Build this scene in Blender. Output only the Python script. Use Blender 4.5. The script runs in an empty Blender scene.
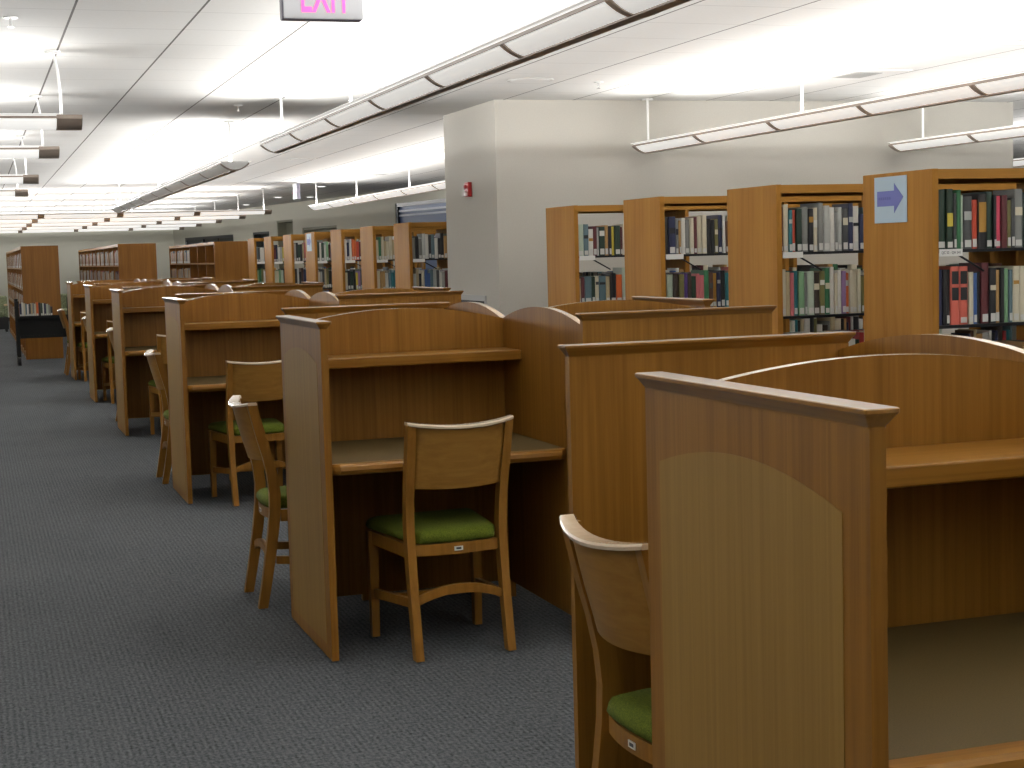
import bpy, bmesh, math, random
from mathutils import Vector, Matrix
PI = math.pi
scn = bpy.context.scene
COL = scn.collection
rnd = random.Random(11)

# ------------------------------------------------------------------ colour / materials
def lin(c):
    c = c / 255.0
    return c / 12.92 if c <= 0.04045 else ((c + 0.055) / 1.055) ** 2.4
def rgb(r, g, b):
    return (lin(r), lin(g), lin(b), 1.0)

def dk(c, k):
    return (c[0] * k, c[1] * k, c[2] * k, 1.0)

def new_mat(name):
    m = bpy.data.materials.new(name)
    m.use_nodes = True
    nt = m.node_tree
    bs = nt.nodes['Principled BSDF']
    return m, nt, bs

def plain(name, col, rough=0.5, metal=0.0, spec=0.5, emit=None, strength=0.0):
    m, nt, bs = new_mat(name)
    bs.inputs['Base Color'].default_value = col
    bs.inputs['Roughness'].default_value = rough
    bs.inputs['Metallic'].default_value = metal
    bs.inputs['Specular IOR Level'].default_value = spec
    if emit:
        bs.inputs['Emission Color'].default_value = emit
        bs.inputs['Emission Strength'].default_value = strength
    return m

WK = 0.99
def wood(name, c1, c2, axis='z', rough=0.35, fine=60.0, coat=0.0, spec=0.22):
    """grain stretched along one local axis"""
    c1, c2 = dk(c1, WK), dk(c2, WK)
    m, nt, bs = new_mat(name)
    N, L = nt.nodes, nt.links
    tc = N.new('ShaderNodeTexCoord')
    mp = N.new('ShaderNodeMapping')
    sc = {'x': (1.2, fine, fine), 'y': (fine, 1.2, fine), 'z': (fine, fine, 1.2)}[axis]
    mp.inputs['Scale'].default_value = sc
    L.new(tc.outputs['Object'], mp.inputs['Vector'])
    n1 = N.new('ShaderNodeTexNoise')
    n1.inputs['Scale'].default_value = 1.0
    n1.inputs['Detail'].default_value = 5.0
    n1.inputs['Roughness'].default_value = 0.6
    n1.inputs['Distortion'].default_value = 0.6
    L.new(mp.outputs['Vector'], n1.inputs['Vector'])
    mp2 = N.new('ShaderNodeMapping')
    sc2 = {'x': (0.5, 7, 7), 'y': (7, 0.5, 7), 'z': (7, 7, 0.5)}[axis]
    mp2.inputs['Scale'].default_value = sc2
    L.new(tc.outputs['Object'], mp2.inputs['Vector'])
    n2 = N.new('ShaderNodeTexNoise')
    n2.inputs['Scale'].default_value = 1.0
    n2.inputs['Detail'].default_value = 3.0
    L.new(mp2.outputs['Vector'], n2.inputs['Vector'])
    mx = N.new('ShaderNodeMath'); mx.operation = 'MULTIPLY_ADD'
    L.new(n1.outputs['Fac'], mx.inputs[0]); mx.inputs[1].default_value = 0.65
    mul = N.new('ShaderNodeMath'); mul.operation = 'MULTIPLY'
    L.new(n2.outputs['Fac'], mul.inputs[0]); mul.inputs[1].default_value = 0.35
    L.new(mul.outputs[0], mx.inputs[2])
    cr = N.new('ShaderNodeValToRGB')
    cr.color_ramp.elements[0].position = 0.36
    cr.color_ramp.elements[0].color = c2
    cr.color_ramp.elements[1].position = 0.62
    cr.color_ramp.elements[1].color = c1
    L.new(mx.outputs[0], cr.inputs['Fac'])
    L.new(cr.outputs['Color'], bs.inputs['Base Color'])
    bs.inputs['Roughness'].default_value = rough
    bs.inputs['Specular IOR Level'].default_value = spec
    bs.inputs['Coat Weight'].default_value = coat
    bs.inputs['Coat Roughness'].default_value = 0.16
    bp = N.new('ShaderNodeBump'); bp.inputs['Strength'].default_value = 0.06; bp.inputs['Distance'].default_value = 0.002
    L.new(n1.outputs['Fac'], bp.inputs['Height']); L.new(bp.outputs['Normal'], bs.inputs['Normal'])
    return m

def speckled(name, c1, c2, scale, rough=0.9, bump=0.1, detail=4, spec=.3):
    m, nt, bs = new_mat(name)
    N, L = nt.nodes, nt.links
    tc = N.new('ShaderNodeTexCoord')
    n1 = N.new('ShaderNodeTexNoise')
    n1.inputs['Scale'].default_value = scale
    n1.inputs['Detail'].default_value = detail
    L.new(tc.outputs['Object'], n1.inputs['Vector'])
    cr = N.new('ShaderNodeValToRGB')
    cr.color_ramp.elements[0].position = 0.35; cr.color_ramp.elements[0].color = c2
    cr.color_ramp.elements[1].position = 0.65; cr.color_ramp.elements[1].color = c1
    L.new(n1.outputs['Fac'], cr.inputs['Fac'])
    L.new(cr.outputs['Color'], bs.inputs['Base Color'])
    bs.inputs['Roughness'].default_value = rough; bs.inputs['Specular IOR Level'].default_value = spec
    if bump:
        bp = N.new('ShaderNodeBump'); bp.inputs['Strength'].default_value = bump; bp.inputs['Distance'].default_value = 0.003
        L.new(n1.outputs['Fac'], bp.inputs['Height']); L.new(bp.outputs['Normal'], bs.inputs['Normal'])
    return m

OAK1, OAK2 = rgb(140, 97, 36), rgb(116, 76, 23)
M = {}
M['oak_v'] = wood('oak upright grain', OAK1, OAK2, 'z', 0.45)
M['oak_x'] = wood('oak long grain', OAK1, OAK2, 'x', 0.34)
M['oak_y'] = wood('oak cross grain', OAK1, OAK2, 'y', 0.34)
M['cap_x'] = wood('polished oak cap long grain', OAK1, OAK2, 'x', 0.3, coat=.9)
M['cap_y'] = wood('polished oak cap cross grain', OAK1, OAK2, 'y', 0.3, coat=.9)
M['arch_edge'] = wood('arched partition top edge with painted sheen', rgb(205, 172, 128), rgb(188, 152, 106), 'z', 0.25, coat=.9)  # ceiling highlight along the arch top put into a paler base colour
M['oak_edge'] = wood('oak edge banding', rgb(138, 94, 38), rgb(118, 76, 27), 'z', 0.36)
M['inlay'] = wood('pale oak veneer inlay', rgb(146, 113, 55), rgb(131, 99, 45), 'z', 0.5)
M['laminate'] = speckled('desk laminate', rgb(92, 76, 44), rgb(80, 66, 36), 350, 0.6, 0.02, spec=.2)
M['case_v'] = wood('bookcase oak upright', rgb(158, 112, 50), rgb(139, 95, 38), 'z', 0.55, 26, spec=.05)
M['case_x'] = wood('bookcase oak rail', rgb(160, 114, 46), rgb(140, 96, 36), 'x', 0.45, 40, spec=.15)
M['case_dark'] = wood('darker oak of the far bookcases', rgb(136, 91, 34), rgb(116, 74, 25), 'z', 0.45, 40)
M['chair'] = wood('chair maple', rgb(144, 101, 42), rgb(124, 83, 30), 'z', 0.36, 50)
M['chair_x'] = wood('chair maple back', rgb(148, 108, 50), rgb(132, 93, 38), 'x', 0.36, 50)
M['chair_top'] = wood('polished maple top rail with painted sheen', rgb(236, 214, 186), rgb(226, 202, 170), 'x', 0.25, 50, coat=1.0, spec=.5)  # pale wood, with the bright top sheen lightened into its base colour
M['seat'] = speckled('green seat fabric', rgb(98, 108, 26), rgb(64, 76, 12), 260, 0.95, 0.35)
M['steel'] = plain('bright steel glide', rgb(205, 205, 205), 0.25, 1.0)
M['tag'] = plain('white asset tag', rgb(225, 225, 222), 0.5)
M['tag_dark'] = plain('dark tag print', rgb(60, 62, 66), 0.6)
M['black_metal'] = plain('black shelf metal', rgb(26, 26, 28), 0.5, 0, .25)
M['cart'] = plain('black cart metal', rgb(20, 21, 21), 0.5, 0, .2)
M['rubber'] = plain('black caster rubber', rgb(22, 22, 22), 0.7)
M['taupe'] = plain('taupe light housing', rgb(158, 144, 132), 0.45)
M['white_metal'] = plain('white painted metal', rgb(232, 232, 230), 0.4)
M['grey_metal'] = plain('grey painted metal', rgb(160, 160, 158), 0.45)
M['red_plastic'] = plain('red alarm plastic', rgb(170, 28, 30), 0.4)
M['clear_lens'] = plain('clear strobe lens', rgb(220, 205, 205), 0.15)
M['dark'] = plain('dark void', rgb(22, 22, 22), 0.8)
M['wall'] = speckled('painted wall', rgb(190, 186, 177), rgb(186, 182, 173), 90, 0.8, 0.03)
M['far_wall'] = speckled('wall paint lightened for the far wall', rgb(208, 206, 192), rgb(203, 201, 187), 90, 0.8, 0.03)  # same paint as the other walls, lightened in place of stronger light
M['grey_wall'] = speckled('grey painted wall', rgb(196, 194, 180), rgb(191, 189, 175), 90, 0.8, 0.03)
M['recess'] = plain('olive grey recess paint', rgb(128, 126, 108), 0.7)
M['frame_black'] = plain('black window frame', rgb(24, 26, 32), 0.4)
M['glass_dark'] = plain('dark interior window glass', rgb(44, 48, 46), 0.5)
M['glass_blue'] = plain('blue grey window glass', rgb(74, 92, 128), 0.4, 0.0, 0.12)
M['glint'] = plain('painted white glint strip', rgb(215, 220, 232), 0.5)
M['paper'] = plain('pale blue paper', rgb(160, 180, 194), 0.6)
M['arrow'] = plain('blue printed arrow', rgb(86, 93, 160), 0.6)
M['arrow_dark'] = plain('darker print on arrow', rgb(68, 74, 140), 0.6)
M['exit_red'] = plain('lit pink exit letters', rgb(255, 90, 170), 0.5, emit=rgb(255, 84, 158), strength=0.75)
M['exit_panel'] = plain('grey exit sign face', rgb(176, 177, 180), 0.5)
M['exit_edge'] = plain('dark exit sign edge', rgb(96, 92, 104), 0.5)
M['couch'] = speckled('green grey upholstery', rgb(140, 148, 116), rgb(96, 104, 82), 40, 0.9, 0.1)
M['black'] = plain('black base', rgb(20, 20, 22), 0.6)
M['tan'] = plain('tan wood arm', rgb(190, 160, 120), 0.5)
M['pages'] = plain('book page edges', rgb(170, 162, 145), 0.8)
M['spine_tag'] = plain('white spine sticker', rgb(195, 195, 191), 0.6)

def lens_mat(name, strength):
    return plain(name, rgb(225, 225, 220), 0.6, emit=(1.0, 0.985, 0.95, 1), strength=strength)
M['lens_bright'] = lens_mat('frosted lit diffuser', 0.50)
M['lens_dim'] = lens_mat('frosted dim diffuser', 0.10)
M['lens_row'] = lens_mat('frosted far diffuser', 0.75)
M['speaker_rim'] = plain('off white rim', rgb(205, 204, 200), 0.6)
M['lip'] = plain('white translucent reflector lip', rgb(235, 235, 232), 0.5, emit=(1.0, 0.985, 0.95, 1), strength=0.35)
M['down_lens'] = lens_mat('recessed lamp lens', 2.0)

def ceiling_mat():
    m, nt, bs = new_mat('ceiling planks')
    N, L = nt.nodes, nt.links
    geo = N.new('ShaderNodeNewGeometry')
    sep = N.new('ShaderNodeSeparateXYZ'); L.new(geo.outputs['Position'], sep.inputs[0])
    def lines(sock, off, pitch, width):
        a = N.new('ShaderNodeMath'); a.operation = 'SUBTRACT'; L.new(sock, a.inputs[0]); a.inputs[1].default_value = off - pitch * 100.5
        b = N.new('ShaderNodeMath'); b.operation = 'MODULO'; L.new(a.outputs[0], b.inputs[0]); b.inputs[1].default_value = pitch
        c = N.new('ShaderNodeMath'); c.operation = 'SUBTRACT'; L.new(b.outputs[0], c.inputs[0]); c.inputs[1].default_value = pitch / 2
        d = N.new('ShaderNodeMath'); d.operation = 'ABSOLUTE'; L.new(c.outputs[0], d.inputs[0])
        e = N.new('ShaderNodeMath'); e.operation = 'LESS_THAN'; L.new(d.outputs[0], e.inputs[0]); e.inputs[1].default_value = width / 2
        return e.outputs[0]
    lx = lines(sep.outputs['X'], -0.39, 0.61, 0.012)
    ly = lines(sep.outputs['Y'], 1.74, 0.612, 0.010)
    ns = N.new('ShaderNodeTexNoise'); ns.inputs['Scale'].default_value = 45
    L.new(geo.outputs['Position'], ns.inputs['Vector'])
    base = N.new('ShaderNodeMixRGB'); base.inputs[1].default_value = rgb(226, 225, 222); base.inputs[2].default_value = rgb(219, 218, 214)
    L.new(ns.outputs['Fac'], base.inputs[0])
    m1 = N.new('ShaderNodeMixRGB'); L.new(ly, m1.inputs[0]); L.new(base.outputs[0], m1.inputs[1]); m1.inputs[2].default_value = rgb(196, 195, 191)
    m2 = N.new('ShaderNodeMixRGB'); L.new(lx, m2.inputs[0]); L.new(m1.outputs[0], m2.inputs[1]); m2.inputs[2].default_value = rgb(92, 88, 84)
    L.new(m2.outputs[0], bs.inputs['Base Color'])
    bs.inputs['Roughness'].default_value = 0.85
    return m
M['ceiling'] = ceiling_mat()

def carpet_mat():
    m, nt, bs = new_mat('grey carpet tiles')
    N, L = nt.nodes, nt.links
    geo = N.new('ShaderNodeNewGeometry')
    def noise(scale, sx=1, sy=1, detail=3):
        mp = N.new('ShaderNodeMapping'); mp.inputs['Scale'].default_value = (sx, sy, 1)
        L.new(geo.outputs['Position'], mp.inputs['Vector'])
        n = N.new('ShaderNodeTexNoise'); n.inputs['Scale'].default_value = scale; n.inputs['Detail'].default_value = detail
        L.new(mp.outputs['Vector'], n.inputs['Vector']); return n.outputs['Fac']
    # short ribs along Y, broken up by larger patches
    w = N.new('ShaderNodeTexWave'); w.wave_type = 'BANDS'; w.bands_direction = 'X'
    w.inputs['Scale'].default_value = 15.0; w.inputs['Distortion'].default_value = 3.0; w.inputs['Detail'].default_value = 3; w.inputs['Detail Scale'].default_value = 9
    L.new(geo.outputs['Position'], w.inputs['Vector'])
    patch = noise(5, 1, 1, 2)
    loop = noise(105, 1, 0.5, 3)
    dash = noise(60, 0.35, 1.6, 3)
    big = noise(1.1, 1, 1, 3)
    fib = noise(330, 1, 1, 2)
    def math(op, a, b):
        k = N.new('ShaderNodeMath'); k.operation = op
        for i, s in enumerate((a, b)):
            if isinstance(s, (int, float)): k.inputs[i].default_value = s
            else: L.new(s, k.inputs[i])
        return k.outputs[0]
    def c0(x, k): return math('MULTIPLY', math('SUBTRACT', x, 0.5), k)
    v = math('ADD', c0(loop, 1.5), math('MULTIPLY', math('SUBTRACT', w.outputs['Fac'], 0.5), math('MULTIPLY', patch, 0.45)))
    v = math('ADD', v, c0(dash, 0.8)); v = math('ADD', v, c0(fib, 0.9)); v = math('ADD', v, c0(big, 0.3))
    v = math('ADD', v, 0.5)
    cr = N.new('ShaderNodeValToRGB')
    cr.color_ramp.elements[0].position = 0.0; cr.color_ramp.elements[0].color = rgb(38, 42, 44)
    cr.color_ramp.elements[1].position = 1.0; cr.color_ramp.elements[1].color = rgb(106, 109, 113)
    L.new(v, cr.inputs['Fac']); L.new(cr.outputs['Color'], bs.inputs['Base Color'])
    bs.inputs['Roughness'].default_value = 0.95; bs.inputs['Specular IOR Level'].default_value = 0.15
    bp = N.new('ShaderNodeBump'); bp.inputs['Strength'].default_value = 0.4; bp.inputs['Distance'].default_value = 0.004
    L.new(v, bp.inputs['Height']); L.new(bp.outputs['Normal'], bs.inputs['Normal'])
    return m
M['carpet'] = carpet_mat()

PAL = dict(dgreen=(26, 52, 38), green=(52, 112, 74), lgreen=(120, 160, 120), pgreen=(176, 190, 172), teal=(36, 110, 116), slate=(92, 116, 124),
           black=(26, 26, 28), dgrey=(66, 68, 68), grey=(128, 130, 126), lgrey=(176, 178, 174), white=(218, 216, 208), cream=(208, 200, 176),
           beige=(180, 164, 130), tan=(176, 138, 84), gold=(170, 126, 44), orange=(200, 96, 40), redor=(188, 70, 44), red=(160, 40, 40), salmon=(206, 100, 84),
           pink=(196, 108, 112), rose=(214, 76, 100), maroon=(92, 36, 40), brown=(84, 52, 36), dbrown=(56, 44, 36), olive=(112, 108, 62),
           yellow=(206, 186, 66), navy=(34, 40, 72), blue=(58, 92, 150), purple=(84, 60, 130), lilac=(140, 110, 150))
WORD = dict(dgreen='dark green', green='green', lgreen='light green', pgreen='pale green', teal='teal', slate='slate blue', black='black', dgrey='dark grey', grey='grey',
            lgrey='light grey', white='white', cream='cream', beige='beige', tan='tan', gold='golden brown', orange='orange', redor='orange-red', red='red', salmon='salmon', pink='pink',
            rose='rose red', maroon='maroon', brown='brown', dbrown='dark brown', olive='olive', yellow='yellow', navy='navy', blue='blue', purple='purple', lilac='lilac')
BM = {k: plain('cloth cover ' + WORD[k], dk(rgb(*v), .88), 0.5) for k, v in PAL.items()}

# ------------------------------------------------------------------ mesh helpers
class MB:
    def __init__(self): self.v = []; self.f = []; self.m = []; self.s = []
    def add(self, vs, fs, mi=0, smooth=False):
        b = len(self.v); self.v += [tuple(p) for p in vs]
        for f in fs:
            self.f.append([b + i for i in f]); self.m.append(mi); self.s.append(smooth)
        return self
    def box(self, x0, x1, y0, y1, z0, z1, mi=0, rot=None, c=0.0):
        if c > 0:
            return self.cbox(x0, x1, y0, y1, z0, z1, c, mi)
        vs = [(x, y, z) for z in (z0, z1) for y in (y0, y1) for x in (x0, x1)]
        if rot: vs = [rot @ Vector(p) for p in vs]
        return self.add(vs, [(0, 2, 3, 1), (4, 5, 7, 6), (0, 1, 5, 4), (2, 6, 7, 3), (0, 4, 6, 2), (1, 3, 7, 5)], mi)
    def cbox(self, x0, x1, y0, y1, z0, z1, c, mi=0):
        """box with chamfered edges"""
        bm = bmesh.new()
        vs = [bm.verts.new((x, y, z)) for z in (z0, z1) for y in (y0, y1) for x in (x0, x1)]
        for f in [(0, 2, 3, 1), (4, 5, 7, 6), (0, 1, 5, 4), (2, 6, 7, 3), (0, 4, 6, 2), (1, 3, 7, 5)]:
            bm.faces.new([vs[i] for i in f])
        bmesh.ops.bevel(bm, geom=bm.edges[:], offset=c, segments=2, profile=0.5, affect='EDGES')
        bm.verts.index_update()
        self.add([v.co for v in bm.verts], [[v.index for v in f.verts] for f in bm.faces], mi)
        bm.free(); return self
    def prism(self, poly, axis, a, b, mi=0, smooth=False, edge=None):
        """extrude polygon along axis; polygon gives the two other coordinates in cyclic order"""
        n = len(poly)
        def P(p, t):
            if axis == 'x': return (t, p[0], p[1])
            if axis == 'y': return (p[0], t, p[1])
            return (p[0], p[1], t)
        vs = [P(p, a) for p in poly] + [P(p, b) for p in poly]
        fs = [tuple(range(n - 1, -1, -1)), tuple(range(n, 2 * n))]
        self.add(vs, fs, mi)
        for i in range(n):
            self.add([vs[i], vs[(i + 1) % n], vs[n + (i + 1) % n], vs[n + i]], [(0, 1, 2, 3)], edge[1] if edge and i in edge[0] else mi, False) if edge else None
        if not edge: self.add(vs, [(i, (i + 1) % n, n + (i + 1) % n, n + i) for i in range(n)], mi, smooth)
        return self
    def tube(self, pts, r, n=8, mi=0):
        pts = [Vector(p) for p in pts]; rings = []
        for i, p in enumerate(pts):
            t = (pts[min(i + 1, len(pts) - 1)] - pts[max(i - 1, 0)]).normalized()
            up = Vector((0, 0, 1)) if abs(t.z) < 0.9 else Vector((1, 0, 0))
            a = t.cross(up).normalized(); b = t.cross(a)
            rr = r[i] if isinstance(r, (list, tuple)) else r
            rings.append([p + a * rr * math.cos(2 * PI * k / n) + b * rr * math.sin(2 * PI * k / n) for k in range(n)])
        return self.loft(rings, mi, True)
    def loft(self, rings, mi=0, smooth=True, caps=True):
        n = len(rings[0]); vs = [p for r in rings for p in r]; fs = []
        for i in range(len(rings) - 1):
            for k in range(n):
                fs.append((i * n + k, i * n + (k + 1) % n, (i + 1) * n + (k + 1) % n, (i + 1) * n + k))
        self.add(vs, fs, mi, smooth)
        if caps:
            self.add(rings[0], [tuple(range(n - 1, -1, -1))], mi); self.add(rings[-1], [tuple(range(n))], mi)
        return self
    def disc(self, x, y, z0, z1, r, n=16, mi=0, r2=None):
        r2 = r if r2 is None else r2
        a = [(x + r * math.cos(2 * PI * k / n), y + r * math.sin(2 * PI * k / n), z0) for k in range(n)]
        b = [(x + r2 * math.cos(2 * PI * k / n), y + r2 * math.sin(2 * PI * k / n), z1) for k in range(n)]
        return self.loft([a, b], mi, False)
    def rotz(self, ang, i0=0):
        c, s = math.cos(ang), math.sin(ang)
        self.v[i0:] = [(x * c - y * s, x * s + y * c, z) for x, y, z in self.v[i0:]]
        return self
    def mesh(self, name, mats):
        me = bpy.data.meshes.new(name)
        me.from_pydata(self.v, [], self.f)
        for i, p in enumerate(me.polygons):
            p.material_index = self.m[i]; p.use_smooth = self.s[i]
        for mt in (mats if isinstance(mats, (list, tuple)) else [mats]): me.materials.append(mt)
        bm = bmesh.new(); bm.from_mesh(me)
        bmesh.ops.recalc_face_normals(bm, faces=bm.faces[:]); bm.to_mesh(me); bm.free()
        me.update(); return me
    def build(self, name, mats, parent=None, loc=None, rz=None):
        o = bpy.data.objects.new(name, self.mesh(name, mats)); COL.objects.link(o)
        if parent: o.parent = parent
        if loc: o.location = loc
        if rz is not None: o.rotation_euler = (0, 0, rz)
        return o

def tag(o, label, cat, group=None, kind=None):
    o['label'] = label; o['category'] = cat
    if group: o['group'] = group
    if kind: o['kind'] = kind
    return o
def thing(name, label, cat, loc=(0, 0, 0), rz=0, group=None):
    o = bpy.data.objects.new(name, None); COL.objects.link(o)
    o.empty_display_size = 0.1
    o.location = loc; o.rotation_euler = (0, 0, rz)
    return tag(o, label, cat, group)
def struct(o):
    o['kind'] = 'structure'; return o
def copy_tree(o, parent=None):
    c = o.copy(); COL.objects.link(c); c.parent = parent
    for ch in list(o.children): copy_tree(ch, c)
    return c
def text_mesh(txt, size, mat, name, parent, loc, rot, depth=0.001, sx=1.0, fit=None, bold=0.0, align='CENTER'):
    cu = bpy.data.curves.new(name, 'FONT'); cu.body = txt; cu.size = size; cu.extrude = depth; cu.offset = size * bold
    cu.align_x = align; cu.align_y = 'CENTER'
    t = bpy.data.objects.new(name, cu); COL.objects.link(t)
    dg = bpy.context.evaluated_depsgraph_get(); dg.update()
    me = bpy.data.meshes.new_from_object(t.evaluated_get(dg))
    bpy.data.objects.remove(t); bpy.data.curves.remove(cu)
    me.name = name; me.materials.clear(); me.materials.append(mat)
    o = bpy.data.objects.new(name, me); COL.objects.link(o)
    if fit:
        xs = [v.co.x for v in me.vertices]; sx = fit / (max(xs) - min(xs))
    for v in me.vertices: v.co.x *= sx
    o.parent = parent; o.location = loc; o.rotation_euler = rot
    return o

# ------------------------------------------------------------------ room shell
CEIL = 2.75
XL, YB, XR, YF = -8.0, -11.0, 15.0, 39.0
struct(MB().box(XL - .2, XR + .2, YB - .2, YF + .2, -0.2, 0).build('floor', M['carpet']))
struct(MB().box(XL - .2, XR + .2, YB - .2, YF + .2, CEIL, CEIL + .2).build('ceiling', M['ceiling']))
struct(MB().box(XL - .2, XL, YB, YF, 0, CEIL).build('wall_left', M['wall']))
struct(MB().box(XL - .2, XR + .2, YB - .2, YB, 0, CEIL).build('wall_back', M['wall']))
struct(MB().box(XL - .2, 3.6, YF, YF + .2, 0, CEIL).build('wall_far', M['far_wall']))
struct(MB().box(XR, XR + .2, YB, 19.5, 0, CEIL).build('wall_right', M['wall']))
struct(MB().box(1.97, 7.0, 6.0, 7.48, 0, CEIL).build('wall_middle', M['wall']))

# slanting wall on the far side, with real openings
SL = math.atan(0.15)
def sl_pt(s, n=0.0, z=0.0):   # s along the wall (toward the back), n into the room
    return (5.6 - math.sin(SL) * s - math.cos(SL) * n, 23.5 + math.cos(SL) * s - math.sin(SL) * n, z)
def s_of(y): return (y - 23.5) / math.cos(SL)
opens = [(s_of(19.9), s_of(23.3), 0.9, 2.50), (s_of(26.4), s_of(28.5), 0.0, 2.17), (s_of(29.1), s_of(30.2), 0.0, 2.38),
         (s_of(30.75), s_of(32.0), 0.0, 2.15), (s_of(33.5), s_of(37.9), 0.9, 2.14)]
S0, S1 = s_of(19.5), s_of(39.0)
wb = MB()
def sbox(mb, s0, s1, n0, n1, z0, z1, mi=0):
    vs = [sl_pt(s, n, z) for z in (z0, z1) for n in (n0, n1) for s in (s0, s1)]
    return mb.add(vs, [(0, 2, 3, 1), (4, 5, 7, 6), (0, 1, 5, 4), (2, 6, 7, 3), (0, 4, 6, 2), (1, 3, 7, 5)], mi)
cur = S0
for (a, b, z0, z1) in opens:
    sbox(wb, cur, a, -0.3, 0, 0, CEIL)
    sbox(wb, a, b, -0.3, 0, z1, CEIL)
    if z0 > 0: sbox(wb, a, b, -0.3, 0, 0, z0)
    cur = b
sbox(wb, cur, S1, -0.3, 0, 0, CEIL)
struct(wb.build('wall_slanted', M['grey_wall']))
struct(MB().box(sl_pt(S0)[0], XR + .2, 19.5, 19.7, 0, CEIL).build('wall_side', M['wall']))
def window(n, o, glass, frame, mull=(), glints=0):
    a, b, z0, z1 = o
    t = bpy.data.objects.new('window_%d' % n, None); COL.objects.link(t); struct(t)
    f = MB(); w = 0.07
    sbox(f, a, a + w, -0.12, -0.02, z0, z1); sbox(f, b - w, b, -0.12, -0.02, z0, z1)
    sbox(f, a + w, b - w, -0.12, -0.02, z1 - w, z1); sbox(f, a + w, b - w, -0.12, -0.02, z0, z0 + w)
    for u in mull: sbox(f, a + (b - a) * u - .03, a + (b - a) * u + .03, -0.12, -0.02, z0 + w, z1 - w)
    f.build('window_frame', frame, t)
    p = MB(); sbox(p, a + w, b - w, -0.08, -0.07, z0 + w, z1 - w); p.build('window_pane', glass, t)
    if glints:
        q = MB()
        for k in range(glints):
            sbox(q, a + w, b - w, -0.066, -0.05, z1 - w - .10 - k * .085, z1 - w - .065 - k * .085)
        q.build('glint_strips', M['glint'], t)  # reflections of the light fixtures drawn as pale strips on the pane
    return t
window(1, opens[0], M['glass_blue'], M['frame_black'], (), 2)
window(2, opens[4], M['glass_dark'], M['frame_black'], (0.33, 0.62))
def doorway(n, o, mat, dpth):
    a, b, z0, z1 = o
    t = bpy.data.objects.new('door_%d' % n, None); COL.objects.link(t); struct(t)
    d = MB(); sbox(d, a + .05, b - .05, -dpth - .05, -dpth, 0, z1 - .05); d.build('door_leaf', mat, t)
    f = MB(); sbox(f, a, a + .05, -0.28, -.02, 0, z1); sbox(f, b - .05, b, -0.28, -.02, 0, z1); sbox(f, a + .05, b - .05, -0.28, -.02, z1 - .05, z1)
    f.build('door_frame', mat, t)
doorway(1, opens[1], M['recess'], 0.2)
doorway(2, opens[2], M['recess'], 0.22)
doorway(3, opens[3], M['glass_dark'], 0.2)
# baseboards
struct(MB().box(1.955, 1.97, 6.0, 7.48, 0, .1).box(1.955, 7.0, 5.985, 6.0, 0, .1).build('baseboard_middle', M['black']))
struct(MB().box(XL, 3.3, YF - .015, YF, 0, .1).build('baseboard_far', M['black']))

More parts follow.
